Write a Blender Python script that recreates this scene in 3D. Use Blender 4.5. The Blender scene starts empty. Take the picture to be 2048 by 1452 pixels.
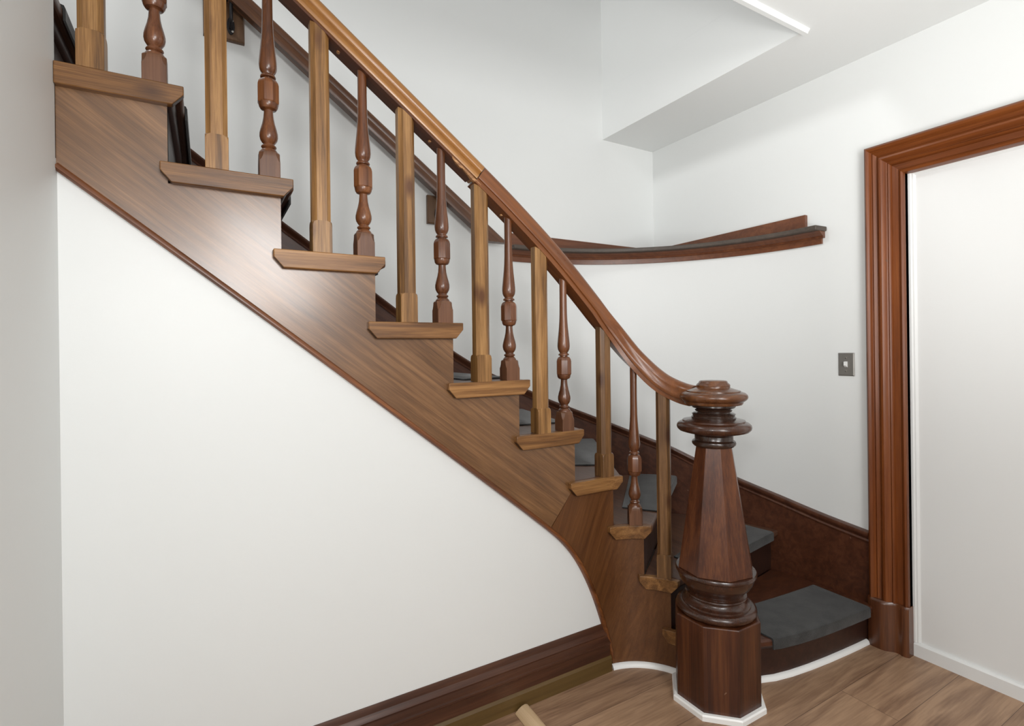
import bpy, bmesh, math, random
from mathutils import Vector, Matrix
random.seed(4)
S = bpy.context.scene
COL = S.collection
PI = math.pi

# ------------------------------------------------------------------ camera, world, lights, exposure
CAM_H = 1.30
FPX, Y0, ROLL, YAW = 1043.67, 699.117, 0.0122, 0.5289
cd = bpy.data.cameras.new('camera'); cam = bpy.data.objects.new('camera', cd); COL.objects.link(cam)
v = Vector((math.sin(YAW), math.cos(YAW), 0)); rt = Vector((math.cos(YAW), -math.sin(YAW), 0)); up = Vector((0, 0, 1))
cx = rt*math.cos(ROLL) - up*math.sin(ROLL); cy = rt*math.sin(ROLL) + up*math.cos(ROLL)
m = Matrix((cx, cy, -v)).transposed().to_4x4(); m.translation = (0, 0, CAM_H); cam.matrix_world = m
cd.sensor_fit = 'HORIZONTAL'; cd.sensor_width = 36; cd.lens = FPX/2048*36; cd.shift_y = -(726-Y0)/2048
cd.clip_start = .02
S.camera = cam
w = bpy.data.worlds.new('world'); S.world = w; w.use_nodes = True
bg = w.node_tree.nodes['Background']; bg.inputs[0].default_value = (1.0, 1.0, .99, 1); bg.inputs[1].default_value = .28
def area(name, loc, target, sx, sy, power, col=(1, 1, 1), spread=PI):
    l = bpy.data.lights.new(name, 'AREA'); l.shape = 'RECTANGLE'; l.size = sx; l.size_y = sy; l.energy = power; l.color = col; l.spread = spread
    o = bpy.data.objects.new(name, l); COL.objects.link(o); o.location = loc
    o.rotation_euler = (Vector(target)-Vector(loc)).to_track_quat('-Z', 'Y').to_euler(); return o
area('flash_key', (-.26, -.06, 1.57), (1.3, 2.0, 1.3), .2, .2, 11.5, (1, 1, .99))
area('flash_fill', (.44, -1.2, 2.0), (.6, 1.7, 1.3), .7, .7, 32, (1, 1, .99))
area('fill_behind_camera', (.3, -2.7, 1.4), (2.3, 1.2, 1.7), 1.1, 1.8, 20, (1, 1, .99))  # added fill from behind the camera, no known source there
area('ceiling_fill', (1.0, -.5, 1.2), (2.0, 1.05, 2.6), .8, .8, 12, (1, 1, .99), 1.6)  # upward fill added to brighten the ceiling, soffit and door wall
area('stairwell_fill', (-.9, 1.9, 3.9), (2.1, 1.9, 2.9), .5, .5, 29, (1, 1, .99))  # fill added to brighten the upper stairwell wall, no lamp known upstairs
S.view_settings.view_transform = 'Standard'; S.view_settings.look = 'None'
S.view_settings.exposure = -0.17; S.view_settings.gamma = 1.0; S.view_settings.use_curve_mapping = False

# ------------------------------------------------------------------ materials
def srgb(r, g, b):
    f = lambda c: (c/12.92 if c <= .04045 else ((c+.055)/1.055)**2.4)
    return (f(r/255), f(g/255), f(b/255), 1)
def new_mat(name):
    m = bpy.data.materials.new(name); m.use_nodes = True; nt = m.node_tree
    return m, nt, nt.nodes['Principled BSDF']
def N(nt, t, **k):
    n = nt.nodes.new(t)
    for a, b in k.items(): setattr(n, a, b)
    return n
def wood(name, dark, mid, light, axis='z', rough=.35, scale=1.0, knots=None, slope=None, contrast=1.0, flecks=None, coat=.0, spec=.5, wear=None):
    """stained wood: grain stretched along axis (object space)"""
    m, nt, bs = new_mat(name); L = nt.links.new
    tc = N(nt, 'ShaderNodeTexCoord'); oi = N(nt, 'ShaderNodeObjectInfo')
    off = N(nt, 'ShaderNodeVectorMath', operation='SCALE'); off.inputs[0].default_value = (13.1, 7.7, 5.3); L(oi.outputs['Random'], off.inputs['Scale'])
    rot = N(nt, 'ShaderNodeVectorRotate', rotation_type='Y_AXIS'); rot.inputs['Angle'].default_value = -(slope or 0.0)
    L(tc.outputs['Object'], rot.inputs['Vector'])
    add = N(nt, 'ShaderNodeVectorMath', operation='ADD'); L(rot.outputs[0], add.inputs[0]); L(off.outputs[0], add.inputs[1])
    def mapped(al, ac):
        mp = N(nt, 'ShaderNodeMapping'); sc = [ac*scale]*3; sc['xyz'.index(axis)] = al*scale
        mp.inputs['Scale'].default_value = sc; L(add.outputs[0], mp.inputs['Vector']); return mp
    n1 = N(nt, 'ShaderNodeTexNoise'); n1.inputs['Scale'].default_value = 1; n1.inputs['Detail'].default_value = 5; n1.inputs['Distortion'].default_value = .7
    L(mapped(1.6, 42).outputs[0], n1.inputs['Vector'])
    n2 = N(nt, 'ShaderNodeTexNoise'); n2.inputs['Scale'].default_value = 1; n2.inputs['Detail'].default_value = 4; n2.inputs['Roughness'].default_value = .65
    L(mapped(9, 380).outputs[0], n2.inputs['Vector'])
    n3 = N(nt, 'ShaderNodeTexNoise'); n3.inputs['Scale'].default_value = 1; n3.inputs['Detail'].default_value = 3
    L(mapped(2.6, 10.0).outputs[0], n3.inputs['Vector'])
    a = N(nt, 'ShaderNodeMath', operation='MULTIPLY_ADD'); L(n2.outputs['Fac'], a.inputs[0]); a.inputs[1].default_value = .75; L(n1.outputs['Fac'], a.inputs[2])
    b = N(nt, 'ShaderNodeMath', operation='MULTIPLY_ADD'); L(n3.outputs['Fac'], b.inputs[0]); b.inputs[1].default_value = .55; L(a.outputs[0], b.inputs[2])
    c = N(nt, 'ShaderNodeMapRange'); L(b.outputs[0], c.inputs['Value']); c.inputs['From Min'].default_value = 1.15-.30/contrast; c.inputs['From Max'].default_value = 1.15+.30/contrast
    r = N(nt, 'ShaderNodeValToRGB'); L(c.outputs[0], r.inputs['Fac']); e = r.color_ramp.elements
    e[0].position = .05; e[0].color = dark; e[1].position = .95; e[1].color = light; k = e.new(.5); k.color = mid
    out = r.outputs['Color']
    if knots:
        vo = N(nt, 'ShaderNodeTexVoronoi'); vo.inputs['Scale'].default_value = 1; L(mapped(4.2, 9).outputs[0], vo.inputs['Vector'])
        kr = N(nt, 'ShaderNodeMapRange'); L(vo.outputs['Distance'], kr.inputs['Value']); kr.inputs['From Min'].default_value = .07; kr.inputs['From Max'].default_value = .2; kr.inputs['To Min'].default_value = .85; kr.inputs['To Max'].default_value = 0
        mx = N(nt, 'ShaderNodeMix', data_type='RGBA'); L(kr.outputs[0], mx.inputs['Factor']); L(out, mx.inputs['A']); mx.inputs['B'].default_value = knots; out = mx.outputs['Result']
    if flecks:   # pale nicks and paint specks
        vo = N(nt, 'ShaderNodeTexNoise'); vo.inputs['Scale'].default_value = 55; vo.inputs['Detail'].default_value = 2; L(add.outputs[0], vo.inputs['Vector'])
        kr = N(nt, 'ShaderNodeMapRange'); L(vo.outputs['Fac'], kr.inputs['Value']); kr.inputs['From Min'].default_value = .745; kr.inputs['From Max'].default_value = .78; kr.inputs['To Max'].default_value = .6
        mx = N(nt, 'ShaderNodeMix', data_type='RGBA'); L(kr.outputs[0], mx.inputs['Factor']); L(out, mx.inputs['A']); mx.inputs['B'].default_value = flecks; out = mx.outputs['Result']
    hs = N(nt, 'ShaderNodeHueSaturation'); vr = N(nt, 'ShaderNodeMapRange'); L(oi.outputs['Random'], vr.inputs['Value']); vr.inputs['To Min'].default_value = .9; vr.inputs['To Max'].default_value = 1.1
    L(vr.outputs[0], hs.inputs['Value']); L(out, hs.inputs['Color']); L(hs.outputs[0], bs.inputs['Base Color'])
    rr = N(nt, 'ShaderNodeMapRange'); L(n3.outputs['Fac'], rr.inputs['Value']); rr.inputs['To Min'].default_value = rough-.08; rr.inputs['To Max'].default_value = rough+.12; L(rr.outputs[0], bs.inputs['Roughness'])
    bp = N(nt, 'ShaderNodeBump'); bp.inputs['Strength'].default_value = .12; bp.inputs['Distance'].default_value = .002; L(a.outputs[0], bp.inputs['Height']); L(bp.outputs[0], bs.inputs['Normal'])
    bs.inputs['Specular IOR Level'].default_value = spec
    if coat: bs.inputs['Coat Weight'].default_value = coat; bs.inputs['Coat Roughness'].default_value = .2
    return m
def paint(name, col, rough=.55, bump=.05, var=.02, bscale=60):
    m, nt, bs = new_mat(name); L = nt.links.new
    tc = N(nt, 'ShaderNodeTexCoord'); n = N(nt, 'ShaderNodeTexNoise'); n.inputs['Scale'].default_value = bscale; n.inputs['Detail'].default_value = 4; L(tc.outputs['Object'], n.inputs['Vector'])
    n2 = N(nt, 'ShaderNodeTexNoise'); n2.inputs['Scale'].default_value = 1.7; n2.inputs['Detail'].default_value = 3; L(tc.outputs['Object'], n2.inputs['Vector'])
    hs = N(nt, 'ShaderNodeHueSaturation'); hs.inputs['Color'].default_value = col; mr = N(nt, 'ShaderNodeMapRange'); L(n2.outputs['Fac'], mr.inputs['Value']); mr.inputs['To Min'].default_value = 1-var; mr.inputs['To Max'].default_value = 1+var
    L(mr.outputs[0], hs.inputs['Value']); L(hs.outputs[0], bs.inputs['Base Color'])
    bp = N(nt, 'ShaderNodeBump'); bp.inputs['Strength'].default_value = bump; bp.inputs['Distance'].default_value = .004; L(n.outputs['Fac'], bp.inputs['Height']); L(bp.outputs[0], bs.inputs['Normal'])
    bs.inputs['Roughness'].default_value = rough; return m
def floor_mat():
    m, nt, bs = new_mat('laminate_planks'); L = nt.links.new
    tc = N(nt, 'ShaderNodeTexCoord'); mp = N(nt, 'ShaderNodeMapping'); mp.inputs['Location'].default_value = (.35, .06, 0); L(tc.outputs['Object'], mp.inputs['Vector'])
    br = N(nt, 'ShaderNodeTexBrick'); br.offset = .37; br.inputs['Scale'].default_value = 1; br.inputs['Brick Width'].default_value = 1.2; br.inputs['Row Height'].default_value = .19
    br.inputs['Mortar Size'].default_value = .0009; br.inputs['Mortar Smooth'].default_value = .3; br.inputs['Color1'].default_value = (0, 0, 0, 1); br.inputs['Color2'].default_value = (1, 1, 1, 1); br.inputs['Mortar'].default_value = (.5, .5, .5, 1)
    L(mp.outputs[0], br.inputs['Vector'])
    sx = N(nt, 'ShaderNodeSeparateColor'); L(br.outputs['Color'], sx.inputs[0])
    cb = N(nt, 'ShaderNodeCombineXYZ'); ml = N(nt, 'ShaderNodeMath', operation='MULTIPLY'); L(sx.outputs[0], ml.inputs[0]); ml.inputs[1].default_value = 17; L(ml.outputs[0], cb.inputs[0]); L(ml.outputs[0], cb.inputs[2])
    ad = N(nt, 'ShaderNodeVectorMath', operation='ADD'); L(mp.outputs[0], ad.inputs[0]); L(cb.outputs[0], ad.inputs[1])
    m2 = N(nt, 'ShaderNodeMapping'); m2.inputs['Scale'].default_value = (2.0, 14, 1); L(ad.outputs[0], m2.inputs['Vector'])
    n1 = N(nt, 'ShaderNodeTexNoise'); n1.inputs['Scale'].default_value = 1; n1.inputs['Detail'].default_value = 6; n1.inputs['Distortion'].default_value = 1.3; L(m2.outputs[0], n1.inputs['Vector'])
    m3 = N(nt, 'ShaderNodeMapping'); m3.inputs['Scale'].default_value = (8, 150, 1); L(ad.outputs[0], m3.inputs['Vector'])
    n2 = N(nt, 'ShaderNodeTexNoise'); n2.inputs['Scale'].default_value = 1; n2.inputs['Detail'].default_value = 3; L(m3.outputs[0], n2.inputs['Vector'])
    a = N(nt, 'ShaderNodeMath', operation='MULTIPLY_ADD'); L(n2.outputs['Fac'], a.inputs[0]); a.inputs[1].default_value = .42; L(n1.outputs['Fac'], a.inputs[2])
    b = N(nt, 'ShaderNodeMath', operation='MULTIPLY_ADD'); L(sx.outputs[0], b.inputs[0]); b.inputs[1].default_value = .22; L(a.outputs[0], b.inputs[2])
    r = N(nt, 'ShaderNodeValToRGB'); L(b.outputs[0], r.inputs['Fac']); e = r.color_ramp.elements
    e[0].position = .48; e[0].color = srgb(100, 75, 58); e[1].position = .98; e[1].color = srgb(174, 141, 112); k = e.new(.72); k.color = srgb(140, 109, 85)
    mx = N(nt, 'ShaderNodeMix', data_type='RGBA'); L(br.outputs['Fac'], mx.inputs['Factor']); L(r.outputs[0], mx.inputs['A']); mx.inputs['B'].default_value = srgb(82, 60, 46); L(mx.outputs['Result'], bs.inputs['Base Color'])
    bs.inputs['Roughness'].default_value = .42; return m
def carpet_mat():
    m, nt, bs = new_mat('charcoal_carpet'); L = nt.links.new
    tc = N(nt, 'ShaderNodeTexCoord'); n = N(nt, 'ShaderNodeTexNoise'); n.inputs['Scale'].default_value = 350; n.inputs['Detail'].default_value = 3; L(tc.outputs['Object'], n.inputs['Vector'])
    n2 = N(nt, 'ShaderNodeTexNoise'); n2.inputs['Scale'].default_value = 14; n2.inputs['Detail'].default_value = 5; L(tc.outputs['Object'], n2.inputs['Vector'])
    a = N(nt, 'ShaderNodeMath', operation='MULTIPLY_ADD'); L(n.outputs['Fac'], a.inputs[0]); a.inputs[1].default_value = .5; L(n2.outputs['Fac'], a.inputs[2])
    r = N(nt, 'ShaderNodeValToRGB'); L(a.outputs[0], r.inputs['Fac']); e = r.color_ramp.elements; e[0].position = .5; e[0].color = srgb(16, 16, 17); e[1].position = 1.0; e[1].color = srgb(56, 56, 55)
    L(r.outputs[0], bs.inputs['Base Color']); bs.inputs['Roughness'].default_value = .8; bs.inputs['Sheen Weight'].default_value = .25
    bp = N(nt, 'ShaderNodeBump'); bp.inputs['Strength'].default_value = .5; bp.inputs['Distance'].default_value = .003; L(n.outputs['Fac'], bp.inputs['Height']); L(bp.outputs[0], bs.inputs['Normal']); return m
def metal(name, col, rough=.35, met=1.0):
    m, nt, bs = new_mat(name); L = nt.links.new
    tc = N(nt, 'ShaderNodeTexCoord'); n = N(nt, 'ShaderNodeTexNoise'); n.inputs['Scale'].default_value = 40; L(tc.outputs['Object'], n.inputs['Vector'])
    mr = N(nt, 'ShaderNodeMapRange'); L(n.outputs['Fac'], mr.inputs['Value']); mr.inputs['To Min'].default_value = rough-.1; mr.inputs['To Max'].default_value = rough+.1; L(mr.outputs[0], bs.inputs['Roughness'])
    bs.inputs['Base Color'].default_value = col; bs.inputs['Metallic'].default_value = met; return m

SL = math.atan(.762)
WALL = paint('wall_paint', srgb(228, 230, 229), .45)
CEIL = WALL
WHITE = paint('white_gloss', srgb(232, 233, 232), .35, .02)
BRIGHT = paint('white_shoe_paint', srgb(245, 245, 243), .35, .02)
FLOOR = floor_mat()
CARPET = carpet_mat()
STRINGER = wood('stringer_wood', srgb(76, 49, 26), srgb(112, 77, 45), srgb(142, 102, 64), 'x', .32, scale=1.6, slope=SL, contrast=.75, spec=.6, coat=.7)
CURVED = wood('curved_stringer_wood', srgb(64, 36, 18), srgb(94, 58, 30), srgb(118, 78, 44), 'z', .34, scale=1.3, contrast=.55, slope=.4, coat=.2)
BEAD = wood('bead_wood', srgb(86, 48, 24), srgb(120, 70, 37), srgb(150, 94, 54), 'x', .3, slope=SL)
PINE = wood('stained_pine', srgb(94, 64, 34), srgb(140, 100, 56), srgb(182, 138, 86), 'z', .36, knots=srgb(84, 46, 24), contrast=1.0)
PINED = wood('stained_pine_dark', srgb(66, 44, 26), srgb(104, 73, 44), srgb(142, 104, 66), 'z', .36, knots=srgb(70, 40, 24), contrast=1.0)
TURNEDD = wood('turned_wood_dark', srgb(66, 37, 22), srgb(100, 60, 37), srgb(130, 82, 51), 'z', .26, coat=.25, contrast=.8)
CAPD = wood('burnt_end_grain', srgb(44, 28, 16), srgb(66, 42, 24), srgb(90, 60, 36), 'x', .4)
CAPW = wood('stained_pine_end', srgb(80, 50, 24), srgb(124, 84, 45), srgb(162, 118, 70), 'x', .36, knots=srgb(70, 42, 24), contrast=1.0)
TURNED = wood('turned_wood', srgb(70, 38, 20), srgb(108, 63, 34), srgb(142, 90, 50), 'z', .28, coat=.25, contrast=.8)
TURNEDLO = wood('turned_wood_base', srgb(74, 46, 30), srgb(104, 68, 46), srgb(126, 86, 60), 'z', .38, contrast=.7)
RAILHI = wood('honey_rail', srgb(126, 80, 36), srgb(160, 108, 52), srgb(182, 130, 70), 'x', .26, slope=SL, coat=.3, contrast=.8)
FILLET = wood('rail_fillet', srgb(64, 34, 20), srgb(88, 50, 30), srgb(110, 66, 40), 'x', .4, slope=SL, contrast=.7)
RAILLO = wood('rail_brown', srgb(76, 41, 18), srgb(108, 61, 27), srgb(134, 80, 38), 'x', .28, slope=SL, coat=.2, contrast=.6)
NEWEL = wood('newel_mahogany', srgb(44, 20, 10), srgb(74, 37, 18), srgb(104, 60, 31), 'z', .34, scale=.55, coat=.1, flecks=srgb(150, 120, 96), contrast=.9)
NEWELT = wood('newel_turnings', srgb(44, 23, 14), srgb(62, 34, 20), srgb(80, 46, 27), 'z', .24, coat=.4, contrast=.6)
NEWELC = wood('newel_cap_wood', srgb(62, 34, 18), srgb(92, 54, 28), srgb(124, 78, 44), 'x', .26, coat=.3, contrast=.8)
NECK = wood('newel_dark_neck', srgb(40, 26, 20), srgb(52, 34, 25), srgb(66, 42, 30), 'z', .25, coat=.4, contrast=.6)
DARK = wood('dark_stair_wood', srgb(54, 29, 18), srgb(78, 43, 27), srgb(100, 60, 39), 'x', .34, slope=SL*.8, flecks=srgb(140, 112, 92), contrast=.7)
SKCAP = wood('skirt_cap_wood', srgb(58, 30, 19), srgb(80, 46, 30), srgb(102, 64, 44), 'x', .32, slope=SL, contrast=.7)
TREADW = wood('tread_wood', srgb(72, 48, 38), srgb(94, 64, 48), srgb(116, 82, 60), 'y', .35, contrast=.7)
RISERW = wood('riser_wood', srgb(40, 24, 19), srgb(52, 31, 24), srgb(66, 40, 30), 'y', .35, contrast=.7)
CASING = wood('casing_wood', srgb(82, 40, 16), srgb(116, 61, 26), srgb(142, 80, 36), 'z', .33, spec=.35, coat=.05, contrast=.6, flecks=srgb(96, 70, 52))
CASINGH = wood('casing_head_wood', srgb(82, 40, 16), srgb(116, 61, 26), srgb(142, 80, 36), 'y', .33, spec=.35, coat=.05, contrast=.6)
PLINTH = wood('plinth_wood', srgb(66, 34, 17), srgb(90, 50, 26), srgb(110, 64, 34), 'z', .28, coat=.3, flecks=srgb(140, 110, 90))
BASEW = wood('baseboard_wood', srgb(54, 30, 20), srgb(76, 45, 30), srgb(98, 62, 42), 'x', .32, contrast=.7)
BASEO = wood('baseboard_olive_paint', srgb(78, 58, 28), srgb(92, 70, 36), srgb(104, 80, 44), 'x', .4, contrast=.5)
LEDGE = wood('ledge_wood', srgb(78, 42, 24), srgb(104, 60, 36), srgb(124, 76, 46), 'x', .34, contrast=.7)
LEDGED = wood('ledge_grey_edge', srgb(58, 50, 44), srgb(76, 66, 58), srgb(92, 80, 70), 'x', .5, contrast=.6)  # greyer brown than the moulding below it
WRAIL = wood('wall_rail_wood', srgb(62, 38, 24), srgb(90, 58, 38), srgb(120, 82, 56), 'x', .3, slope=SL, contrast=.7)
BLOCKW = wood('mounting_block_wood', srgb(70, 48, 32), srgb(92, 66, 44), srgb(110, 82, 58), 'z', .4, contrast=.7)
RAW = wood('raw_wood', srgb(196, 164, 124), srgb(214, 184, 146), srgb(228, 202, 168), 'y', .6, contrast=.6)
SPLINT = wood('torn_wood', srgb(120, 76, 40), srgb(168, 120, 74), srgb(206, 164, 116), 'x', .6, scale=2, contrast=1.2)
IRON = metal('black_iron', srgb(40, 38, 40), .4, .6)
STEEL = metal('switch_steel', srgb(128, 125, 120), .4, .35)
SCREWM = metal('screw_steel', srgb(215, 212, 205), .25)

# ------------------------------------------------------------------ mesh helpers
WORLD = {}
def put(name, bm, mat, parent=None, smooth=35, bevel=0, loc=None):
    """links a bmesh (world coordinates) as one object, child of parent if given"""
    me = bpy.data.meshes.new(name)
    bmesh.ops.remove_doubles(bm, verts=bm.verts[:], dist=1e-6)
    bmesh.ops.recalc_face_normals(bm, faces=bm.faces[:])
    o = bpy.data.objects.new(name, me); COL.objects.link(o)
    if parent is not None:
        org = WORLD[parent.name]; o.parent = parent
    else:
        org = Vector(loc) if loc else Vector((0, 0, 0)); o.location = org
    WORLD[o.name] = org
    bmesh.ops.translate(bm, verts=bm.verts[:], vec=-org)
    bm.to_mesh(me); bm.free()
    me.materials.append(mat)
    if smooth:
        for p in me.polygons: p.use_smooth = True
        me.set_sharp_from_angle(angle=math.radians(smooth))
    if bevel:
        b = o.modifiers.new('bevel', 'BEVEL'); b.width = bevel; b.segments = 2; b.limit_method = 'ANGLE'; b.angle_limit = math.radians(40)
    return o
def root(name, label, cat, loc, group=None):
    o = bpy.data.objects.new(name, None); COL.objects.link(o); o.location = loc; WORLD[o.name] = Vector(loc); o.empty_display_size = .05
    o['label'] = label; o['category'] = cat
    if group: o['group'] = group
    return o
def tag(o, label, cat, group=None):
    o['label'] = label; o['category'] = cat
    if group: o['group'] = group
    return o
def struct(o, label=None, cat=None):
    o['kind'] = 'structure'
    if label: o['label'] = label; o['category'] = cat
    return o
def box(bm, x0, x1, y0, y1, z0, z1):
    vs = [bm.verts.new((x, y, z)) for x in (x0, x1) for y in (y0, y1) for z in (z0, z1)]
    for f in ((0, 1, 3, 2), (4, 6, 7, 5), (0, 4, 5, 1), (2, 3, 7, 6), (0, 2, 6, 4), (1, 5, 7, 3)): bm.faces.new([vs[i] for i in f])
def prism(bm, pts, d):
    """closed polygon of 3D points extruded by vector d"""
    d = Vector(d); a = [bm.verts.new(p) for p in pts]; b = [bm.verts.new(Vector(p)+d) for p in pts]; n = len(pts)
    bm.faces.new(a); bm.faces.new(b[::-1])
    for i in range(n): bm.faces.new((a[i], a[(i+1) % n], b[(i+1) % n], b[i]))
def loft(bm, rings, cap0=True, cap1=True):
    """skin a list of closed rings (same count)"""
    V = [[bm.verts.new(p) for p in r] for r in rings]; n = len(V[0])
    for A, B in zip(V, V[1:]):
        for i in range(n): bm.faces.new((A[i], A[(i+1) % n], B[(i+1) % n], B[i]))
    if cap0: bm.faces.new(V[0][::-1])
    if cap1: bm.faces.new(V[-1])
def lathe(bm, prof, c, n=32, topz=None):
    rings = []
    for k, (r, z) in enumerate(prof):
        ring = []
        for i in range(n):
            a = 2*PI*i/n; x = c[0]+r*math.cos(a); y = c[1]+r*math.sin(a); zz = c[2]+z
            if topz and k == len(prof)-1: zz = topz(x, y)
            ring.append((x, y, zz))
        rings.append(ring)
    loft(bm, rings)
def ngon(r, n, rot, c, z): return [(c[0]+r*math.cos(2*PI*i/n+rot), c[1]+r*math.sin(2*PI*i/n+rot), z) for i in range(n)]
def sweep(bm, path, prof, caps=True, horiz=False):
    """profile [(side, up)] along 3D path; side = horizontal left of travel, up perpendicular to tangent"""
    rings = []; path = [Vector(p) for p in path]
    for i, p in enumerate(path):
        T = (path[min(i+1, len(path)-1)]-path[max(i-1, 0)]).normalized()
        Sd = Vector((-T.y, T.x, 0)).normalized(); U = Vector((0, 0, 1)) if horiz else T.cross(Sd)
        if U.z < 0: U = -U
        rings.append([p+Sd*a+U*b for a, b in prof])
    loft(bm, rings, caps, caps)
def smoothstep_interp(tab, x):
    if x <= tab[0][0]: a, b = tab[0], tab[1]
    elif x >= tab[-1][0]: a, b = tab[-2], tab[-1]
    else:
        for a, b in zip(tab, tab[1:]):
            if a[0] <= x <= b[0]: break
    return a[1]+(b[1]-a[1])*(x-a[0])/(b[0]-a[0])
def cat_interp(tab, x):
    """Catmull-Rom through (x, z) table, linear outside"""
    if x <= tab[0][0] or x >= tab[-1][0]: return smoothstep_interp(tab, x)
    for i in range(len(tab)-1):
        if tab[i][0] <= x <= tab[i+1][0]: break
    sl = lambda j: (tab[min(j+1, len(tab)-1)][1]-tab[max(j-1, 0)][1])/(tab[min(j+1, len(tab)-1)][0]-tab[max(j-1, 0)][0])
    x0, z0 = tab[i]; x1, z1 = tab[i+1]; h = x1-x0; t = (x-x0)/h; m0, m1 = sl(i)*h, sl(i+1)*h
    return (2*t**3-3*t*t+1)*z0+(t**3-2*t*t+t)*m0+(-2*t**3+3*t*t)*z1+(t**3-t*t)*m1
class Path:
    """+X run at y=yy, quarter turn of radius R from x=xc, then towards -Y"""
    def __init__(s, yy, xc, R): s.yy = yy; s.xc = xc; s.R = R
    def pt(s, t):
        if t <= s.xc: return Vector((t, s.yy, 0))
        a = (t-s.xc)/s.R
        if a <= PI/2: return Vector((s.xc+s.R*math.sin(a), s.yy-s.R+s.R*math.cos(a), 0))
        return Vector((s.xc+s.R, s.yy-s.R-(t-s.xc-s.R*PI/2), 0))
    def nrm(s, t):   # towards the outer side (away from the turning centre)
        if t <= s.xc: return Vector((0, 1, 0))
        a = min((t-s.xc)/s.R, PI/2); return Vector((math.sin(a), math.cos(a), 0))
def lerp(a, b, f): return a+(b-a)*f
def frange(a, b, n): return [a+(b-a)*i/n for i in range(n+1)]

# ------------------------------------------------------------------ dimensions of the place
RISE, RUN = .2036, .2671
def zk(k): return .17+(k-1)*RISE
def xf(k): return 1.0204-(k-6)*RUN
SF = Path(1.64, 1.36, .27)        # visible face of the outer stringer
CAPP = Path(1.618, 1.36, .248)    # outer face of the tread end caps
BP = Path(1.65, 1.36, .28)        # centre line of balusters and handrail
SKF = Path(2.446, 1.45, 1.05)     # face of the wall skirt
WCX, WCY, WR = 1.45, 1.396, 1.07  # curved wall
RISER_S = {10: -.084, 9: .189, 8: .461, 7: .726, 6: .986, 5: 1.237, 4: 1.424, 3: 1.55, 2: 1.654}
for k in (11, 12, 13, 14): RISER_S[k] = xf(k)-.036
NOSE_S = {k: s+.036 for k, s in RISER_S.items()}
SKIRT_T = {6: .985, 5: 1.41, 4: 1.88, 3: 2.34, 2: 2.855}
for k in range(7, 15): SKIRT_T[k] = xf(k)-.036

# ------------------------------------------------------------------ room shell
b = bmesh.new(); box(b, -3, 2.62, -3, 2.48, -.06, 0); struct(put('floor', b, FLOOR, smooth=0))
b = bmesh.new(); prism(b, [(-3, -3, 2.574), (2.62, -3, 2.574), (2.62, 2.47, 2.574), (2.0986, 2.47, 2.574), (2.0986, 1.215, 2.574), (-3, 1.215, 2.574)], (0, 0, .28)); struct(put('ceiling', b, CEIL, smooth=0))
b = bmesh.new(); box(b, -3, 2.7, 2.466, 2.6, 0, 5); struct(put('wall_back', b, WALL, smooth=0))
b = bmesh.new()
for q in ((1.047, 2.466, 0, 2.574), (.257, 1.047, 2.03, 2.574), (-3, .257, 0, 2.574)): box(b, 2.52, 2.7, *q)
struct(put('wall_right', b, WALL, smooth=0))
b = bmesh.new(); box(b, 2.0986, 2.25, 1.215, 2.466, 2.8542, 5); struct(put('wall_upper', b, WALL, smooth=0))
b = bmesh.new(); box(b, -.55, -.31, -3, 1.7, 0, 1.775); box(b, -.55, -.31, -3, 1.634, 1.775, 2.573); struct(put('wall_left', b, WALL, smooth=0))
b = bmesh.new(); box(b, -.55, -.312, 1.215, 1.634, 2.573, 5); struct(put('wall_left_upper', b, WALL, smooth=0)); bpy.data.objects['wall_left_upper'].name = 'wall_stairwell'
# curved wall in the turn of the stairs
b = bmesh.new(); n = 48; inner = [(WCX+WR*math.sin(a), WCY+WR*math.cos(a), 0) for a in frange(0, PI/2, n)]
prism(b, inner+[(2.521, 2.467, 0)], (0, 0, 1.80)); struct(put('wall_corner', b, WALL))
# low edge of the outer stringer (distance along stringer -> height)
ZB = [(-.35, 1.785), (-.317, 1.759), (.156, 1.390), (.603, 1.031), (.96, .742), (1.08, .643), (1.16, .573), (1.213, .515), (1.255, .455), (1.294, .385), (1.33, .305), (1.36, .225), (1.387, .140), (1.405, .065), (1.415, 0)]
def zb(s): return cat_interp(ZB, s)
# wall below the stairs
b = bmesh.new(); ss = frange(-.31, 1.08, 20)+frange(1.10, 1.405, 18)
prism(b, [(-.31, 1.65, 0)]+[(s, 1.65, max(zb(s)+.003, .001)) for s in ss]+[(1.405, 1.65, 0)], (0, .06, 0)); struct(put('wall_front', b, WALL, smooth=0))
# baseboard under the stairs
b = bmesh.new(); bp_ = [(1.652, 0), (1.619, 0), (1.619, .052), (1.624, .060), (1.625, .062), (1.652, .062)]
prism(b, [(-.31, y, z) for y, z in bp_], (1.705, 0, 0)); bb = struct(put('baseboard_front', b, BASEO, smooth=0))
b = bmesh.new(); bp_ = [(1.652, .062), (1.625, .062), (1.625, .108), (1.621, .112), (1.621, .119), (1.628, .122), (1.629, .130), (1.632, .142), (1.630, .148), (1.634, .156), (1.641, .164), (1.644, .178), (1.647, .185), (1.652, .185)]
prism(b, [(-.31, y, z) for y, z in bp_], (1.70, 0, 0)); put('cap_molding', b, BASEW, bb, smooth=20)['label'] = 'dark brown moulded upper part of the baseboard'
# trim along the edge of the ceiling opening
b = bmesh.new(); tp = [(1.196, 2.574), (1.198, 2.568), (1.203, 2.563), (1.205, 2.557), (1.222, 2.557), (1.222, 2.60), (1.2155, 2.60), (1.2155, 2.574)]
prism(b, [(-.31, y, z) for y, z in tp], (2.412, 0, 0)); struct(put('trim_1', b, WALL, smooth=0))

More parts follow.
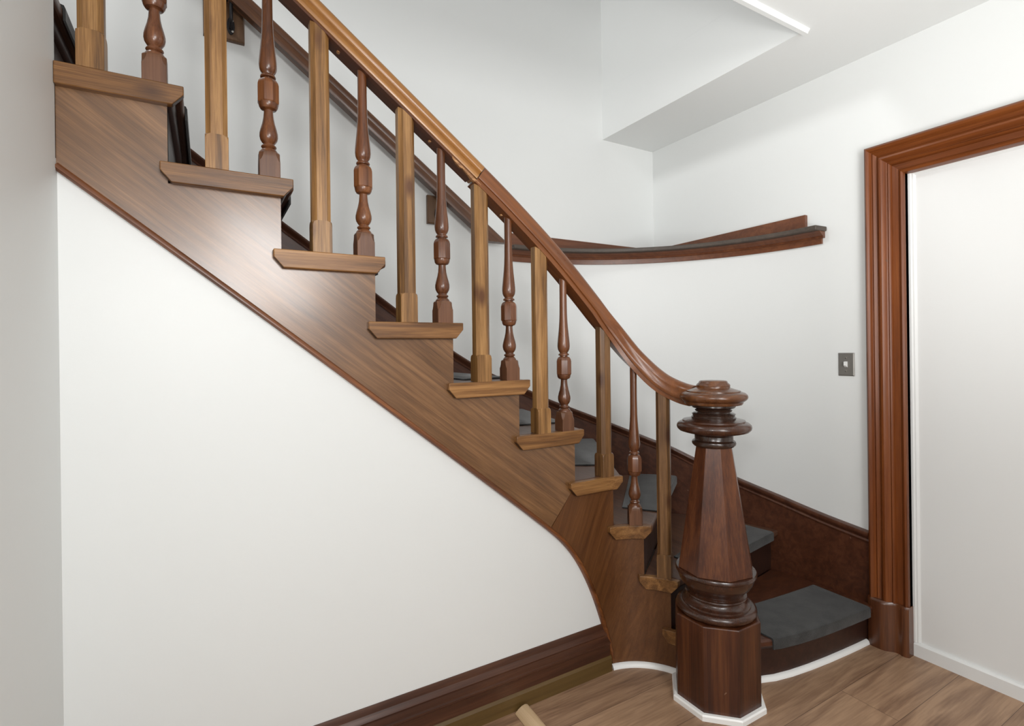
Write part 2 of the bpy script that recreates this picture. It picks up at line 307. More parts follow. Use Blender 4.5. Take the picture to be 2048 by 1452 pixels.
# ------------------------------------------------------------------ doorway: wooden casing, white closed panel
cas = [(0, -.02), (0, .028), (.004, .036), (.012, .041), (.020, .037), (.024, .028), (.028, .024), (.034, .028), (.046, .020), (.052, .026), (.060, .036), (.068, .037), (.076, .031), (.081, .022), (.086, .020), (.091, .024), (.097, .020), (.100, .010), (.122, .008), (.126, .013), (.134, .018), (.141, .014), (.143, .006), (.143, -.031)]
def casing(name, fn, mat, parent):
    bm = bmesh.new(); loft(bm, [[fn(0, u, d) for u, d in cas], [fn(1, u, d) for u, d in cas]]); return put(name, bm, mat, parent, smooth=40)
c0 = root('trim_2', 'brown moulded wooden casing around the closed white doorway', 'door casing', (2.52, .65, 0)); c0['kind'] = 'structure'
ZT, YL, YR = 2.158, 1.190, .114
casing('jamb_casing', lambda e, u, d: (2.52-d, YL-u, .205 if e == 0 else ZT-u), CASING, c0)
casing('jamb_casing', lambda e, u, d: (2.52-d, YR+u, .205 if e == 0 else ZT-u), CASING, c0)
casing('head_casing', lambda e, u, d: (2.52-d, YL-u if e == 0 else YR+u, ZT-u), CASINGH, c0)
pl = [(-.004, -.02), (-.004, .035), (.006, .046), (.020, .050), (.050, .050), (.066, .047), (.080, .036), (.090, .027), (.098, .022), (.112, .022), (.120, .027), (.136, .027), (.146, .020), (.146, -.031)]
for sgn, y0 in ((-1, YL), (1, YR)):
    bm = bmesh.new(); loft(bm, [[(2.52-d*f, y0+sgn*u, z) for u, d in pl] for z, f in ((0, 1), (.192, 1), (.2, .96), (.207, .8))]); put('plinth_block', bm, PLINTH, c0, smooth=40)
b = bmesh.new(); box(b, 2.553, 2.60, .257, 1.047, 0, 2.03); dr = put('door_1', b, WHITE, smooth=0); struct(dr)
stp = [(0, 0), (0, .014), (.008, .014), (.012, .009), (.017, .009), (.021, .004), (.024, 0)]
for e in (0, 1):
    bm = bmesh.new(); yy = lambda u: 1.046-u if e == 0 else .258+u
    loft(bm, [[(2.553-d, yy(u), .058) for u, d in stp], [(2.553-d, yy(u), 2.029-u) for u, d in stp]]); put('panel_bead', bm, WHITE, dr, smooth=0)
bm = bmesh.new(); loft(bm, [[(2.553-d, 1.046-u, 2.029-u) for u, d in stp], [(2.553-d, .258+u, 2.029-u) for u, d in stp]]); put('panel_bead', bm, WHITE, dr, smooth=0)
bm = bmesh.new(); prism(bm, [(2.553, 1.046, 0), (2.538, 1.046, 0), (2.538, 1.046, .050), (2.544, 1.046, .057), (2.553, 1.046, .057)], (0, -.788, 0)); put('bottom_rail', bm, WHITE, dr, smooth=0)

# ------------------------------------------------------------------ staircase
st = root('staircase', 'dark stained wooden staircase climbing left from the newel post and turning at its foot', 'staircase', (.6, 1.9, 0))
# straight stringer: one sawn board, stepped top, sloped bottom, diagonal seam to the curved piece
pts = []
ks = [13, 12, 11, 10, 9, 8, 7, 6]
pts.append((-.31, zk(11)-.05)); 
for k in range(11, 5, -1):
    s = RISER_S[k]
    if s < -.31: pts[-1] = (-.31, zk(10)-.05); continue
    pts += [(s, zk(k)-.05), (s, zk(k-1)-.05)]
pts[0] = (-.31, zk(10)-.05)
pts += [(1.237, zk(5)-.05), (1.237, .765), (1.115, .6165)]
pts += [(s, zb(s)) for s in frange(1.10, -.31, 22)]
bm = bmesh.new(); prism(bm, [(x, 1.64, z) for x, z in pts], (0, .03, 0)); stg = put('stringer', bm, STRINGER, st, smooth=0)
bm = bmesh.new()   # curved lower stringer
prism(bm, [(1.237, 1.64, .7635), (1.237, 1.64, zb(1.237)), (1.2, 1.64, zb(1.2)), (1.16, 1.64, zb(1.16)), (1.116, 1.64, zb(1.116))], (0, .03, 0))
segs = [(1.237, 1.424, 4), (1.424, 1.55, 3), (1.55, 1.654, 2), (1.654, 1.745, 1)]
for s0, s1, k in segs:
    ss = sorted(set([round(s, 4) for s in frange(s0, s1, 12)]+[s for s in (1.36, 1.415) if s0 < s < s1])); rings = []
    for s in ss:
        p, nn = SF.pt(s), SF.nrm(s); lo = max(0, zb(s)) if s < 1.415 else 0; hi = zk(k)-.05
        rings.append([(p.x, p.y, lo), (p.x, p.y, hi), (p.x+nn.x*.03, p.y+nn.y*.03, hi), (p.x+nn.x*.03, p.y+nn.y*.03, lo)])
    loft(bm, rings)
cst = put('curved_stringer', bm, CURVED, st, smooth=30)
# bead along the lower edge
bm = bmesh.new(); hp = [(.012, -.009), (-.004, -.009), (-.010, -.004), (-.010, .003), (-.005, .008), (.012, .008)]
sweep(bm, [(s, SF.pt(s).y+.0, zb(s)+.004) for s in frange(-.31, 1.08, 30)+frange(1.09, 1.41, 40)], [(a, c) for a, c in hp]); put('edge_bead', bm, BEAD, stg, smooth=50)
bm = bmesh.new()
# treads and risers
def nose_line(k, n=14):
    """plan points of the nosing of step k from the stringer to the wall skirt"""
    if k == 1:
        return [Vector((x, y, 0)) for x, y in ((1.735, 1.330), (1.78, 1.285), (1.83, 1.252), (1.90, 1.226), (1.98, 1.209), (2.08, 1.195), (2.19, 1.184), (2.30, 1.176), (2.40, 1.170), (2.498, 1.166))]
    a = SF.pt(NOSE_S[k]) if k > 5 else SF.pt(NOSE_S[k])
    c = SKF.pt(SKIRT_T[k]); r0 = SF.pt(RISER_S[k]); d = a-r0
    if k >= 6: c = Vector((NOSE_S[k], 2.446, 0))
    else: 
        dirn = (SKF.pt(SKIRT_T[k])-r0).normalized(); off = Vector((dirn.y, -dirn.x, 0))*.034
        a = r0+off; c = SKF.pt(SKIRT_T[k])+off
        if k == 2: c = Vector((2.498, 1.604, 0))
        # keep the end of the nosing on the skirt face
        q = c-Vector((1.45, 1.396, 0))
        if q.x > 0 and q.y > 0 and q.length > 1.05: c = Vector((1.45, 1.396, 0))+q.normalized()*1.048
    return [lerp(a, c, i/n) for i in range(n+1)]
def riser_line(k, n=14):
    if k == 1: return [Vector((p.x, p.y+.030, 0)) for p in nose_line(1)]
    return [lerp(SF.pt(RISER_S[k])+SF.nrm(RISER_S[k])*.004, SKF.pt(SKIRT_T[k]), i/n) for i in range(n+1)]
STEP_WORD = {1: 'lowest', 2: 'second', 3: 'third', 4: 'fourth', 5: 'fifth', 6: 'sixth', 7: 'seventh', 8: 'eighth', 9: 'ninth', 10: 'tenth', 11: 'eleventh', 12: 'twelfth', 13: 'thirteenth'}
def cut_at_wall_left(pts): return pts
treads = {}
TOPK = 13
for k in range(1, TOPK+1):
    z = zk(k); nl = nose_line(k)
    # back edge of the tread = next riser line, inner edge along stringer, outer along skirt
    if k+1 in RISER_S: rl = riser_line(k+1)
    else: rl = [Vector((xf(k+1)-.036, 1.64+.806*i/14, 0)) for i in range(15)]
    if k == 1:
        inn = [Vector((1.70, 1.40, 0)), Vector((1.715, 1.345, 0))]
        inner = [rl[0]+Vector((.02, 0, 0))]+inn
        outer = [SKF.pt(t) for t in frange(3.30, SKIRT_T[2], 8)][1:]
    else:
        s0, s1 = RISER_S[k+1] if k+1 in RISER_S else xf(k+1)-.036, NOSE_S[k]
        inner = [SF.pt(s)+SF.nrm(s)*.004 for s in frange(s0, s1, 6)][:-1]
        t0, t1 = SKIRT_T.get(k+1, xf(k+1)-.036), SKIRT_T[k]
        outer = [SKF.pt(t) for t in frange(t1, t0, 8)]
    poly = inner+nl+outer
    clean = [poly[0]]
    for p in poly[1:]:
        if (p-clean[-1]).length > .003: clean.append(p)
    bm = bmesh.new(); prism(bm, [(p.x, p.y, z-.03) for p in clean], (0, 0, .03)); treads[k] = put('tread', bm, TREADW if k > 1 else DARK, st, smooth=30, bevel=.008)
    # scotia below the nosing, riser
    if k <= 12:
        r = riser_line(k); zlow = zk(k-1) if k > 1 else 0
        bm = bmesh.new(); sweep(bm, [(p.x, p.y, z-.03) for p in r], [(0, -.022), (-.007, -.020), (-.015, -.012), (-.018, 0), (0, 0)] if k > 1 else [(0, -.018), (-.006, -.016), (-.012, -.01), (-.014, 0), (0, 0)], horiz=True)
        put('scotia', bm, RISERW, treads[k], smooth=50)
        bm = bmesh.new(); rings = []
        for i, p in enumerate(r):
            T = (r[min(i+1, len(r)-1)]-r[max(i-1, 0)]).normalized(); nn = Vector((-T.y, T.x, 0))*.018
            rings.append([(p.x, p.y, zlow), (p.x, p.y, z-.03), (p.x+nn.x, p.y+nn.y, z-.03), (p.x+nn.x, p.y+nn.y, zlow)])
        loft(bm, rings); put('riser', bm, RISERW, st, smooth=30)
# end caps: pine pieces with their lower corners cut, one under each tread end
def cap(k, s0, s1, cut=.026, left=True):
    z = zk(k)+.001; T = .053; ss = [s0, s0+cut*.45]+frange(s0+cut, s1-cut, 10)+[s1-cut*.45, s1]; rings = []
    for i, s in enumerate(ss):
        p, nn = CAPP.pt(s), CAPP.nrm(s); d = min(s-s0 if left else 1, s1-s); lo = z-T+max(0, (cut-d)/cut)*.030
        q = SF.pt(s*1.0+(max(0, s-1.36))*(.27/.248-1))
        rings.append([(p.x, p.y, lo), (p.x, p.y, z), (p.x+nn.x*.0235, p.y+nn.y*.0235, z), (p.x+nn.x*.0235, p.y+nn.y*.0235, lo)])
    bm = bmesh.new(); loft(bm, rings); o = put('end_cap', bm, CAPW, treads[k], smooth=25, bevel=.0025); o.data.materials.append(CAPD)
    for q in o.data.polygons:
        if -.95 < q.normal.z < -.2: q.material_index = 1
    return o
for k in range(11, 5, -1):
    s1 = xf(k)+.002; s0 = s1-.322
    if k == 11: continue
    cap(k, max(s0, -.3095), s1, left=k < 10)
cap(5, .962, 1.268); cap(4, 1.203, 1.452); cap(3, 1.392, 1.563); cap(2, 1.513, 1.665); cap(1, 1.600, 1.705)
# skirt board on the walls
SKT = [(-1.2, 2.99), (.303, 1.855), (.396, 1.790), (.692, 1.572), (.783, 1.506), (1.085, 1.296), (1.286, 1.183), (1.529, 1.078), (1.646, 1.024), (1.798, .964), (2.236, .786), (2.347, .745), (2.485, .683), (2.704, .600), (2.941, .537), (3.085, .508), (3.301, .480)]
def skz(t): return cat_interp(SKT, t)
bm = bmesh.new(); rings = []
ts = frange(-1.2, 1.4, 26)+frange(1.45, 3.09, 60)+frange(3.12, 3.304, 4)
for t in ts:
    p, nn = SKF.pt(t), SKF.nrm(t); lo = max(0.0, skz(t)-.62); hi = skz(t)-.046
    q = p+nn*.0195; rings.append([(p.x, p.y, lo), (p.x, p.y, hi), (q.x, q.y, hi), (q.x, q.y, lo)])
loft(bm, rings); sk = put('wall_skirt', bm, DARK, st, smooth=30)
bm = bmesh.new(); cp = [(.0195, -.046), (-.004, -.046), (-.006, -.040), (.000, -.034), (-.004, -.026), (-.010, -.020), (-.013, -.010), (-.010, -.002), (-.002, 0), (.0195, 0)]; rings = []
for t in ts:
    p, nn = SKF.pt(t), SKF.nrm(t); z = skz(t); rings.append([(p.x+nn.x*a, p.y+nn.y*a, z+c) for a, c in cp])
loft(bm, rings); put('cap_molding', bm, SKCAP, sk, smooth=40)

# white quarter rounds on the floor round the foot of the stairs
def quarter(name, path, r=.016):
    bm = bmesh.new(); prof = [(0, 0), (0, r)]+[(-r*math.sin(a), r*math.cos(a)) for a in frange(.3, PI/2, 4)]
    sweep(bm, [(p.x, p.y, 0) for p in path], prof, horiz=True); return struct(put(name, bm, BRIGHT, smooth=50))
quarter('trim_3', [SF.pt(s)-SF.nrm(s)*.0005 for s in frange(1.408, 1.72, 16)], .017)
quarter('trim_5', [p for p in riser_line(1)][1:-1]+[Vector((2.476, 1.198, 0))], .017)

# ------------------------------------------------------------------ newel post
NX, NY = 1.631, 1.305
nw = root('newel_post', 'dark mahogany octagonal newel post with turned rings at the foot of the stairs', 'newel post', (NX, NY, 0))
AP = .1425; RC = AP/math.cos(PI/8)
bm = bmesh.new(); loft(bm, [ngon(RC, 8, PI/8, (NX, NY), z) for z in (0, .318)]+[ngon(RC-.003, 8, PI/8, (NX, NY), .321)]); put('base', bm, NEWEL, nw, smooth=0, bevel=.0015)
b = bmesh.new(); r1 = RC+.0005; rings = [ngon(r, 8, PI/8, (NX, NY), z) for r, z in ((r1, 0), (r1+.016, 0), (r1+.016, .016), (r1+.012, .021), (r1, .021))]
V = [[b.verts.new(p) for p in r] for r in rings]
for A, B in zip(V, V[1:]+V[:1]):
    for i in range(8): b.faces.new((A[i], A[(i+1) % 8], B[(i+1) % 8], B[i]))
struct(put('trim_4', b, BRIGHT, smooth=0))
bm = bmesh.new(); lathe(bm, [(.10, .321), (.128, .322), (.136, .326), (.141, .333), (.1415, .341), (.138, .349), (.130, .354), (.121, .355), (.120, .3605), (.118, .361), (.109, .366), (.1025, .373), (.1005, .380), (.1015, .383), (.107, .3835), (.1085, .387), (.107, .391), (.101, .3925), (.097, .395), (.0985, .402), (.108, .412), (.120, .424), (.129, .438), (.1345, .454), (.136, .4635), (.138, .464), (.142, .468), (.1425, .474), (.139, .480), (.08, .481)], (NX, NY, 0), 64); put('base_molding', bm, NEWELT, nw, smooth=40)
bm = bmesh.new(); ro = PI/8-.16; loft(bm, [ngon(.137, 8, ro, (NX, NY), .4805), ngon(.0655, 8, ro, (NX, NY), .934)]); put('shaft', bm, NEWEL, nw, smooth=0, bevel=.0015)
bm = bmesh.new(); lathe(bm, [(.05, .930), (.070, .932), (.076, .938), (.078, .944), (.076, .951), (.070, .955), (.068, .958), (.068, .972), (.071, .975)], (NX, NY, 0), 48); put('lower_neck', bm, NECK, nw, smooth=40)
bm = bmesh.new(); lathe(bm, [(.06, .975), (.075, .976), (.082, .981), (.105, .984), (.122, .989), (.130, .997), (.132, 1.005), (.130, 1.013), (.122, 1.020), (.112, 1.024), (.110, 1.029), (.100, 1.031), (.086, 1.034), (.06, 1.036)], (NX, NY, 0), 64); put('collar', bm, NEWELT, nw, smooth=40)
bm = bmesh.new(); lathe(bm, [(.05, 1.034), (.078, 1.035), (.079, 1.040), (.074, 1.043), (.0745, 1.048), (.077, 1.052), (.072, 1.055), (.060, 1.056), (.058, 1.060), (.064, 1.062), (.066, 1.066), (.062, 1.069), (.060, 1.072), (.074, 1.075), (.078, 1.080), (.077, 1.086), (.070, 1.089)], (NX, NY, 0), 48); put('upper_neck', bm, NECK, nw, smooth=40)
bm = bmesh.new(); lathe(bm, [(.06, 1.087), (.100, 1.088), (.103, 1.092), (.104, 1.098), (.112, 1.103), (.118, 1.109), (.1205, 1.116), (.118, 1.124), (.111, 1.130), (.100, 1.134), (.096, 1.134), (.095, 1.138), (.075, 1.144), (.060, 1.149), (.059, 1.152), (.060, 1.158), (.057, 1.163), (.051, 1.168), (.050, 1.172), (.046, 1.175), (.02, 1.176)], (NX, NY, 0), 64); put('cap', bm, NEWELC, nw, smooth=40)

# ------------------------------------------------------------------ handrail
ZR = [(-.6, 2.983), (.3, 2.315), (.83, 1.922), (.963, 1.820), (1.132, 1.680), (1.283, 1.538), (1.438, 1.378), (1.539, 1.258), (1.633, 1.170), (1.72, 1.128), (1.80, 1.115)]
def zrail(s): return cat_interp(ZR, s)
def arc_s(x, y, P=BP):
    if x <= P.xc: return x
    return P.xc+P.R*math.atan2(x-P.xc, max(1e-4, y-(P.yy-P.R)))
def rail_bottom(x, y, half=.036):
    s = arc_s(x, y); m_ = (zrail(s+.01)-zrail(s-.01))/.02
    return zrail(s)-half*math.sqrt(1+m_*m_)
hr = root('handrail', 'polished stair handrail on balusters, sweeping down to the newel post', 'handrail', (.6, 1.65, 1.2))
def mirror(p): return p+[(-a, c) for a, c in p[::-1] if abs(a) > 1e-6]
up_prof = mirror([(-.026, -.034), (-.034, -.033), (-.0365, -.027), (-.0355, -.019), (-.029, -.011), (-.0275, -.006), (-.033, -.002), (-.0355, .006), (-.0335, .016), (-.027, .025), (-.016, .031), (0, .0335)])
lo_prof = mirror([(-.031, -.046), (-.031, -.029), (-.037, -.028), (-.0395, -.021), (-.0385, -.012), (-.034, -.004), (-.0355, .005), (-.0345, .014), (-.028, .024), (-.016, .031), (0, .0335)])
bm = bmesh.new(); sweep(bm, [(s, 1.65, zrail(s)) for s in frange(-.6, .832, 40)], up_prof); put('upper_rail', bm, RAILHI, hr, smooth=50)['label'] = 'honey coloured upper length of the rail'
bm = bmesh.new(); sweep(bm, [(s, 1.65, zrail(s)) for s in frange(-.6, .822, 40)], [(-.030, -.0405), (.030, -.0405), (.030, -.0335), (-.030, -.0335)]); put('fillet', bm, FILLET, hr, smooth=0)['label'] = 'dark brown strip under the honey coloured rail'
bm = bmesh.new(); P = []
for s in frange(.834, 1.775, 70):
    p = BP.pt(s); P.append((p.x, p.y, zrail(s)))
sweep(bm, P, lo_prof); put('lower_rail', bm, RAILLO, hr, smooth=50)['label'] = 'red brown lower length of the rail with its easing'
# bare torn wood beneath the joint
bm = bmesh.new(); Z = lambda s: zrail(s)-.0405*1.25
loft(bm, [[(s, 1.618, Z(s)+.004), (s, 1.618+w_, Z(s)+.004), (s, 1.618+w_*.8, Z(s)-h_), (s, 1.618+.003, Z(s)-h_)] for s, w_, h_ in ((.722, .006, .0005), (.735, .014, .004), (.75, .018, .006), (.762, .012, .002), (.78, .016, .004), (.80, .022, .007), (.829, .020, .003))]); put('splinter', bm, SPLINT, hr, smooth=0)['label'] = 'pale torn wood under the joint of the rail'
for s, dy in ((.36, 0), (.655, .0), (.93, .005)):
    bm = bmesh.new(); zz = rail_bottom(s, 1.65, .041 if s < .83 else .0465); lathe(bm, [(.007, -.0012), (.0075, .004)], (s, 1.65+dy, zz), 12); put('plug', bm, SPLINT, hr, smooth=0)

# ------------------------------------------------------------------ balusters
def square_baluster(x, y, z, label, rot=0, mat=None, w=.056, base_h=.095):
    mat = mat or PINE
    o = root('square_baluster', label, 'baluster', (x, y, z), 'square pine balusters')
    h = w/2
    def ring(c, zz, hh=h):
        q = [(-hh+c, -hh), (hh-c, -hh), (hh, -hh+c), (hh, hh-c), (hh-c, hh), (-hh+c, hh), (-hh, hh-c), (-hh, -hh+c)]
        return [(x+a*math.cos(rot)-b_*math.sin(rot), y+a*math.sin(rot)+b_*math.cos(rot), zz if zz is not None else 0) for a, b_ in q]
    bm = bmesh.new(); loft(bm, [ring(.0012, z+.001), ring(.0012, z+base_h-.014), ring(.004, z+base_h-.005), ring(.012, z+base_h)]); put('base_block', bm, mat, o, smooth=20)
    bm = bmesh.new(); r0 = ring(.012, z+base_h, h-.0015); half = .040 if arc_s(x, y) < .83 else .0455
    r1 = [(px, py, rail_bottom(px, py, half)+.001) for px, py, _ in r0]; loft(bm, [r0, r1]); put('chamfered_shaft', bm, mat, o, smooth=20)
    return o
def turned_baluster(x, y, z, label, rot=0, rot8=0, mat=None, w=.054):
    mat = mat or TURNED
    o = root('turned_baluster', label, 'baluster', (x, y, z), 'turned balusters')
    h = w/2
    def ring(c, zz, hh=h):
        q = [(-hh+c, -hh), (hh-c, -hh), (hh, -hh+c), (hh, hh-c), (hh-c, hh), (-hh+c, hh), (-hh, hh-c), (-hh, -hh+c)]
        return [(x+a*math.cos(rot)-b_*math.sin(rot), y+a*math.sin(rot)+b_*math.cos(rot), zz) for a, b_ in q]
    bm = bmesh.new(); loft(bm, [ring(.0012, z+.001), ring(.0012, z+.044), ring(.005, z+.049), ring(.009, z+.058), ring(.0115, z+.070), ring(.0125, z+.074, h-.002)]); put('base_block', bm, TURNEDLO, o, smooth=28)
    bm = bmesh.new(); lathe(bm, [(.018, .072), (.0245, .0735), (.0235, .078), (.019, .084), (.0155, .087), (.0185, .0885), (.0205, .0915), (.0195, .0945), (.0155, .0965), (.0145, .100), (.0185, .105), (.0225, .112), (.0245, .121), (.0243, .130), (.0215, .143), (.0172, .158), (.0140, .174), (.0125, .190), (.0124, .1965), (.0155, .199), (.021, .2005), (.0245, .206), (.0262, .213), (.0265, .217)], (x, y, z), 24); put('lower_vase', bm, mat, o, smooth=40)
    bm = bmesh.new(); R8 = .0275/math.cos(PI/8); a8 = PI/8+rot8
    loft(bm, [ngon(R8-.002, 8, a8, (x, y), z+.216), ngon(R8, 8, a8, (x, y), z+.219), ngon(R8, 8, a8, (x, y), z+.268), ngon(R8*.93, 8, a8, (x, y), z+.276), ngon(R8*.78, 8, a8, (x, y), z+.283), ngon(R8*.60, 8, a8, (x, y), z+.286)]); put('octagonal_block', bm, mat, o, smooth=20)
    half = .040 if arc_s(x, y) < .83 else .0455
    prof = [(.015, .285), (.0145, .289), (.0205, .291), (.021, .294), (.0195, .297), (.0155, .299), (.0155, .302), (.0195, .307), (.0228, .315), (.0242, .326), (.0238, .338), (.0222, .355), (.0200, .376), (.0178, .398), (.0160, .422), (.0148, .450), (.0141, .50), (.0139, .52), (.0139, .55)]
    zt = rail_bottom(x, y, half)-z; prof = [q for q in prof if q[1] < zt-.04]+[(.0139, zt)]
    bm = bmesh.new(); lathe(bm, prof, (x, y, z), 24, topz=lambda px, py: rail_bottom(px, py, half)+.001); put('spindle', bm, mat, o, smooth=40)
    return o
YB = 1.6475
ORD = ['nearest to the newel post', 'second from the newel post', 'third from the newel post', 'fourth from the newel post', 'fifth from the newel post', 'sixth from the newel post', 'seventh from the newel post', 'leftmost, cut off by the top edge']
sq = [(2, BP.pt(1.640), -.95), (4, BP.pt(1.392), 0), (5, Vector((1.085, YB, 0)), 0), (6, Vector((0.836, YB, 0)), 0), (7, Vector((0.566, YB, 0)), 0), (8, Vector((0.3, YB, 0)), 0), (9, Vector((0.029, YB, 0)), 0), (10, Vector((-0.24, YB, 0)), 0)]
for i, (k, p, r) in enumerate(sq):
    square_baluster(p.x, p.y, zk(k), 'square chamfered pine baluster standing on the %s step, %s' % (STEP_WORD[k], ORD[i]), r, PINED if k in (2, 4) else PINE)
tn = [(3, BP.pt(1.523), -.6, .2), (5, Vector((1.195, YB, 0)), 0, .25), (6, Vector((0.952, YB, 0)), 0, .1), (7, Vector((0.692, YB, 0)), 0, PI/8), (8, Vector((0.429, YB, 0)), 0, PI/8+.1), (9, Vector((0.16, YB, 0)), 0, -.05), (10, Vector((-0.11, YB, 0)), 0, 0)]
for i, (k, p, r, r8) in enumerate(tn):
    wd = ORD[i] if i < 6 else 'leftmost, cut off by the top edge'
    turned_baluster(p.x, p.y, zk(k), 'reddish turned vase baluster standing on the %s step, %s' % (STEP_WORD[k], wd), r, r8, TURNED if k in (8, 9) else TURNEDD)

# ------------------------------------------------------------------ carpet mats on the treads
MATL = {1: 'charcoal carpet mat on the lowest step, right of the newel post base', 2: 'charcoal carpet mat on the second step, half hidden behind the newel post',
        3: 'grey carpet mat on the third step, behind the balusters nearest the newel post', 4: 'grey carpet mat on the fourth step, seen left of the second square baluster', 5: 'small glimpse of grey carpet mat on the fifth step',
        6: 'thin sliver of grey carpet mat on the sixth step', 9: 'black mat wrapped over the ninth step nosing, seen from below', 10: 'black mat wrapped over the tenth step nosing, seen from below', 11: 'black mat wrapped over the eleventh step nosing by the left wall'}
for k in range(1, 12):
    if k in (7, 8): lab = 'grey carpet mat hidden on the %s step' % STEP_WORD[k]
    else: lab = MATL[k]
    nl = nose_line(k)
    if k == 1: a, c, dep = 2, 8, .245
    elif k == 2: a, c, dep = 3, 13, .18
    elif k == 3: a, c, dep = 3, 14, .20
    elif k == 4: a, c, dep = 3, 14, .20
    elif k == 5: a, c, dep = 3, 12, .20
    else: a, c, dep = 2, 12, .205
    P = nl[a:c+1]; z = zk(k); rings = []
    if k == 1: P = [Vector((1.868, 1.2365, 0))]+P[1:]+[Vector((2.445, 1.1685, 0))]
    for i, p in enumerate(P):
        T = (P[min(i+1, len(P)-1)]-P[max(i-1, 0)]).normalized(); bk = Vector((-T.y, T.x, 0)); dd = dep
        if k in (2, 3, 4): dd = dep*(.8+.5*i/len(P)) if k != 4 else dep
        if k == 1: bk = Vector((.05-.09*(1-i/len(P)), 1, 0)); dd = dep+.0*i
        rings.append([p+bk*dd+Vector((0, 0, z+.0005)), p+bk*dd+Vector((0, 0, z+.006)), p+bk*.006+Vector((0, 0, z+.0065)), p-bk*.003+Vector((0, 0, z+.004)), p-bk*.0065+Vector((0, 0, z-.004)), p-bk*.0065+Vector((0, 0, z-.036)), p-bk*.001+Vector((0, 0, z-.036)), p-bk*.0005+Vector((0, 0, z-.006)), p+bk*.008+Vector((0, 0, z+.0005))])
    bm = bmesh.new(); loft(bm, rings); tag(put('stair_mat', bm, CARPET, smooth=40, loc=(P[0].x, P[0].y, z)), lab, 'carpet mat', 'carpet mats on the stairs')

# ------------------------------------------------------------------ handrail on the back wall
wr = root('wall_handrail', 'dark brown handrail fixed to the back wall behind the balusters', 'handrail', (.6, 2.44, 2.3))
zw = lambda x: 2.43-.742*(x-.548)
wp = [(-.020, -.036), (.020, -.036), (.024, -.028), (.024, -.006), (.019, .002), (.022, .012), (.021, .024), (.012, .034), (-.012, .034), (-.021, .024), (-.022, .012), (-.019, .002), (-.024, -.006), (-.024, -.028)]
ct, sn = math.cos(math.atan(.742)), math.sin(math.atan(.742)); rings = []
for x in frange(-1.1, 1.24, 12): rings.append([(x+c*sn, 2.392-a, zw(x)+c*ct) for a, c in wp])
xe = 1.318; rings.append([(xe+c*sn+(c*ct)/.742, 2.392-a, zw(xe)) for a, c in wp])
bm = bmesh.new(); loft(bm, rings); put('rail', bm, WRAIL, wr, smooth=40)
for x0, z0, z1 in ((.075, 2.595, 2.755), (.992, 1.934, 2.076)):
    bm = bmesh.new(); wd = .075 if x0 < .5 else .038
    loft(bm, [[(x0+a, yy, c) for a, c in ((-wd+e, z0+e), (wd-e, z0+e), (wd-e, z1-e), (-wd+e, z1-e))] for yy, e in ((2.4655, 0), (2.449, 0), (2.445, .005))]); mb = put('mounting_block', bm, BLOCKW, wr, smooth=0)
    xb = x0+.024 if x0 < .5 else x0+.012; zz = zw(xb)-.036
    bm = bmesh.new(); lathe(bm, [(.0, -.003), (.018, -.002), (.018, .002), (.0, .003)], (0, 0, 0), 20)
    bmesh.ops.rotate(bm, verts=bm.verts[:], cent=(0, 0, 0), matrix=Matrix.Rotation(PI/2, 3, 'X')); bmesh.ops.scale(bm, verts=bm.verts[:], vec=(.8, 1, 2.0)); bmesh.ops.translate(bm, verts=bm.verts[:], vec=(xb, 2.4425, zz-.075))
    path = [Vector((xb, 2.443, zz-.085)), Vector((xb, 2.425, zz-.088)), Vector((xb, 2.408, zz-.075)), Vector((xb, 2.398, zz-.05)), Vector((xb, 2.394, zz-.02)), Vector((xb, 2.393, zz+.002))]
    rings = []
    for i, p in enumerate(path):
        T = (path[min(i+1, 5)]-path[max(i-1, 0)]).normalized(); A = Vector((1, 0, 0)); B = T.cross(A); rings.append([p+A*.0065*math.cos(q)+B*.0065*math.sin(q) for q in frange(0, 2*PI*9/10, 9)])
    loft(bm, rings)
    box(bm, xb-.024, xb+.024, 2.381, 2.405, zz-.001+.0, zz+.004)
    br = put('bracket', bm, IRON, wr, smooth=50)
    for dz in (-.022, .022):
        bm = bmesh.new(); lathe(bm, [(.0055, 0), (.0045, .002), (.0, .003)], (0, 0, 0), 12); bmesh.ops.rotate(bm, verts=bm.verts[:], cent=(0, 0, 0), matrix=Matrix.Rotation(PI/2, 3, 'X')); bmesh.ops.translate(bm, verts=bm.verts[:], vec=(xb+.006, 2.4385, zz-.075+dz)); put('screw', bm, SCREWM, br)

# ------------------------------------------------------------------ curved ledge on the corner wall
lg = root('curved_ledge', 'curved brown moulded ledge capping the rounded corner wall above the stairs', 'ledge molding', (2.2, 2.15, 1.78))
def arc_sweep(name, prof, mat, a0=0, a1=PI/2, ext0=0, ext1=0, n=48):
    bm = bmesh.new(); rings = []
    for i, a in enumerate(frange(a0, a1, n)): rings.append([(WCX+(WR-d)*math.sin(a), WCY+(WR-d)*math.cos(a), z) for d, z in prof])
    loft(bm, rings); return put(name, bm, mat, lg, smooth=40)
arc_sweep('frieze_band', [(.001, 1.782), (.012, 1.782), (.013, 1.786), (.013, 1.808), (.001, 1.808)], LEDGE, -.02, PI/2+.01)
arc_sweep('cove_molding', [(.001, 1.808), (.016, 1.808), (.020, 1.812), (.019, 1.817), (.026, 1.822), (.036, 1.829), (.042, 1.836), (.050, 1.838), (.001, 1.838)], LEDGE, -.03, PI/2+.02)
bm = bmesh.new(); arc = [(WCX+.986*math.sin(a), WCY+.986*math.cos(a)) for a in frange(-.035, PI/2+.025, 48)]
prism(bm, [(x, y, 1.838) for x, y in arc]+[(2.518, 1.365, 1.838), (2.518, 2.464, 1.838), (1.41, 2.464, 1.838)], (0, 0, .022)); put('shelf', bm, LEDGED, lg, smooth=30, bevel=.004)
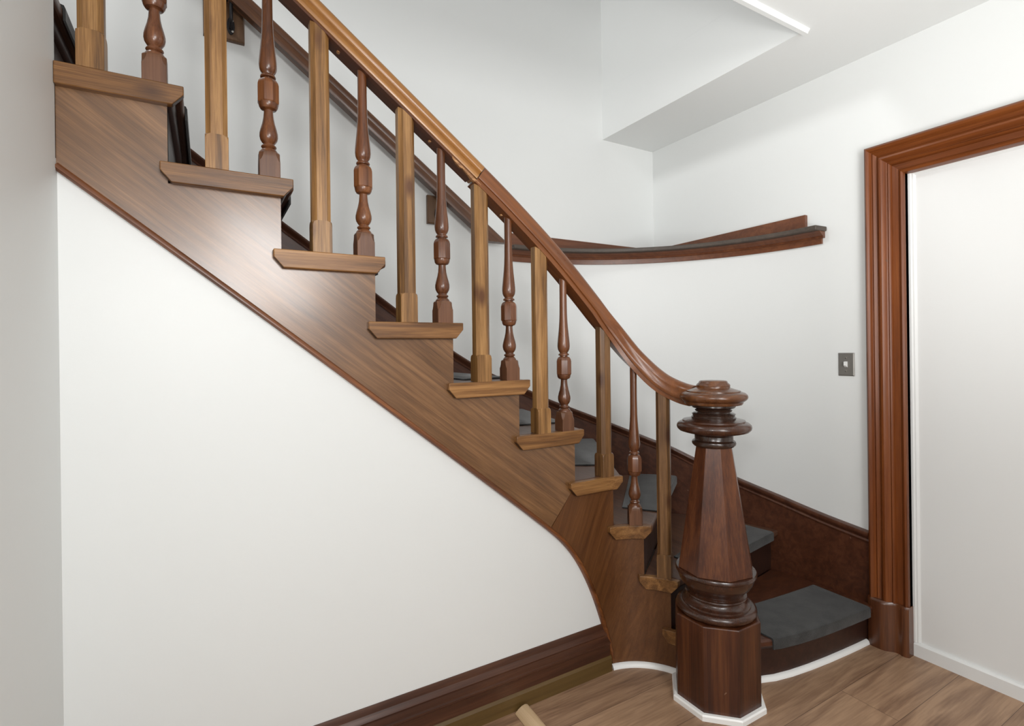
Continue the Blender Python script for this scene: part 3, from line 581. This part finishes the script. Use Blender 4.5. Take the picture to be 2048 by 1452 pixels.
bm = bmesh.new(); box(bm, 1.415, 2.5175, 2.446, 2.4655, 1.8605, 1.933); put('backer_board', bm, LEDGE, lg, smooth=0)
bm = bmesh.new(); box(bm, 2.500, 2.5195, 1.458, 2.4455, 1.8605, 1.933); put('backer_board', bm, LEDGE, lg, smooth=0)

# ------------------------------------------------------------------ light switch
sw = root('light_switch', 'grey metal toggle light switch plate left of the door casing', 'light switch', (2.52, 1.286, 1.214))
bm = bmesh.new(); loft(bm, [[(2.5198-d, 1.286+a*(.0345-e), 1.214+c*(.0525-e)) for a, c in ((-1, -1), (1, -1), (1, 1), (-1, 1))] for d, e in ((0, 0), (.003, 0), (.006, .004))]); put('plate', bm, STEEL, sw, smooth=0)
bm = bmesh.new(); loft(bm, [[(2.5138-d, 1.286+a*(.0058-t), 1.214+z0+c*(.0115-t*2)) for a, c in ((-1, -1), (1, -1), (1, 1), (-1, 1))] for d, t, z0 in ((0, -.0008, 0), (.003, 0, 0), (.012, .0015, .004))]); put('toggle', bm, WHITE, sw, smooth=0)
for dz in (-.030, .030):
    bm = bmesh.new(); lathe(bm, [(.0045, 0), (.004, .0015), (.0, .0025)], (0, 0, 0), 12); bmesh.ops.rotate(bm, verts=bm.verts[:], cent=(0, 0, 0), matrix=Matrix.Rotation(-PI/2, 3, 'Y')); bmesh.ops.translate(bm, verts=bm.verts[:], vec=(2.5138, 1.286, 1.214+dz)); put('screw', bm, SCREWM, sw)

# ------------------------------------------------------------------ strip of bare wood on the floor
bm = bmesh.new(); A = Vector((.962, 1.606, 0)); D = Vector((-.02, -.6, 0)).normalized(); R_ = Vector((-D.y, D.x, 0))
pr = [(-.028, .0008), (.026, .0008), (.026, .016), (.022, .021), (.012, .024), (0, .022), (-.014, .015), (-.024, .007), (-.028, .003)]
loft(bm, [[A+D*t+R_*a+Vector((0, 0, c)) for a, c in pr] for t in (0, .55)])
tag(put('wood_strip', bm, RAW, smooth=40, loc=(.96, 1.6, 0)), 'strip of bare pale wood lying on the floor against the baseboard', 'wood strip')
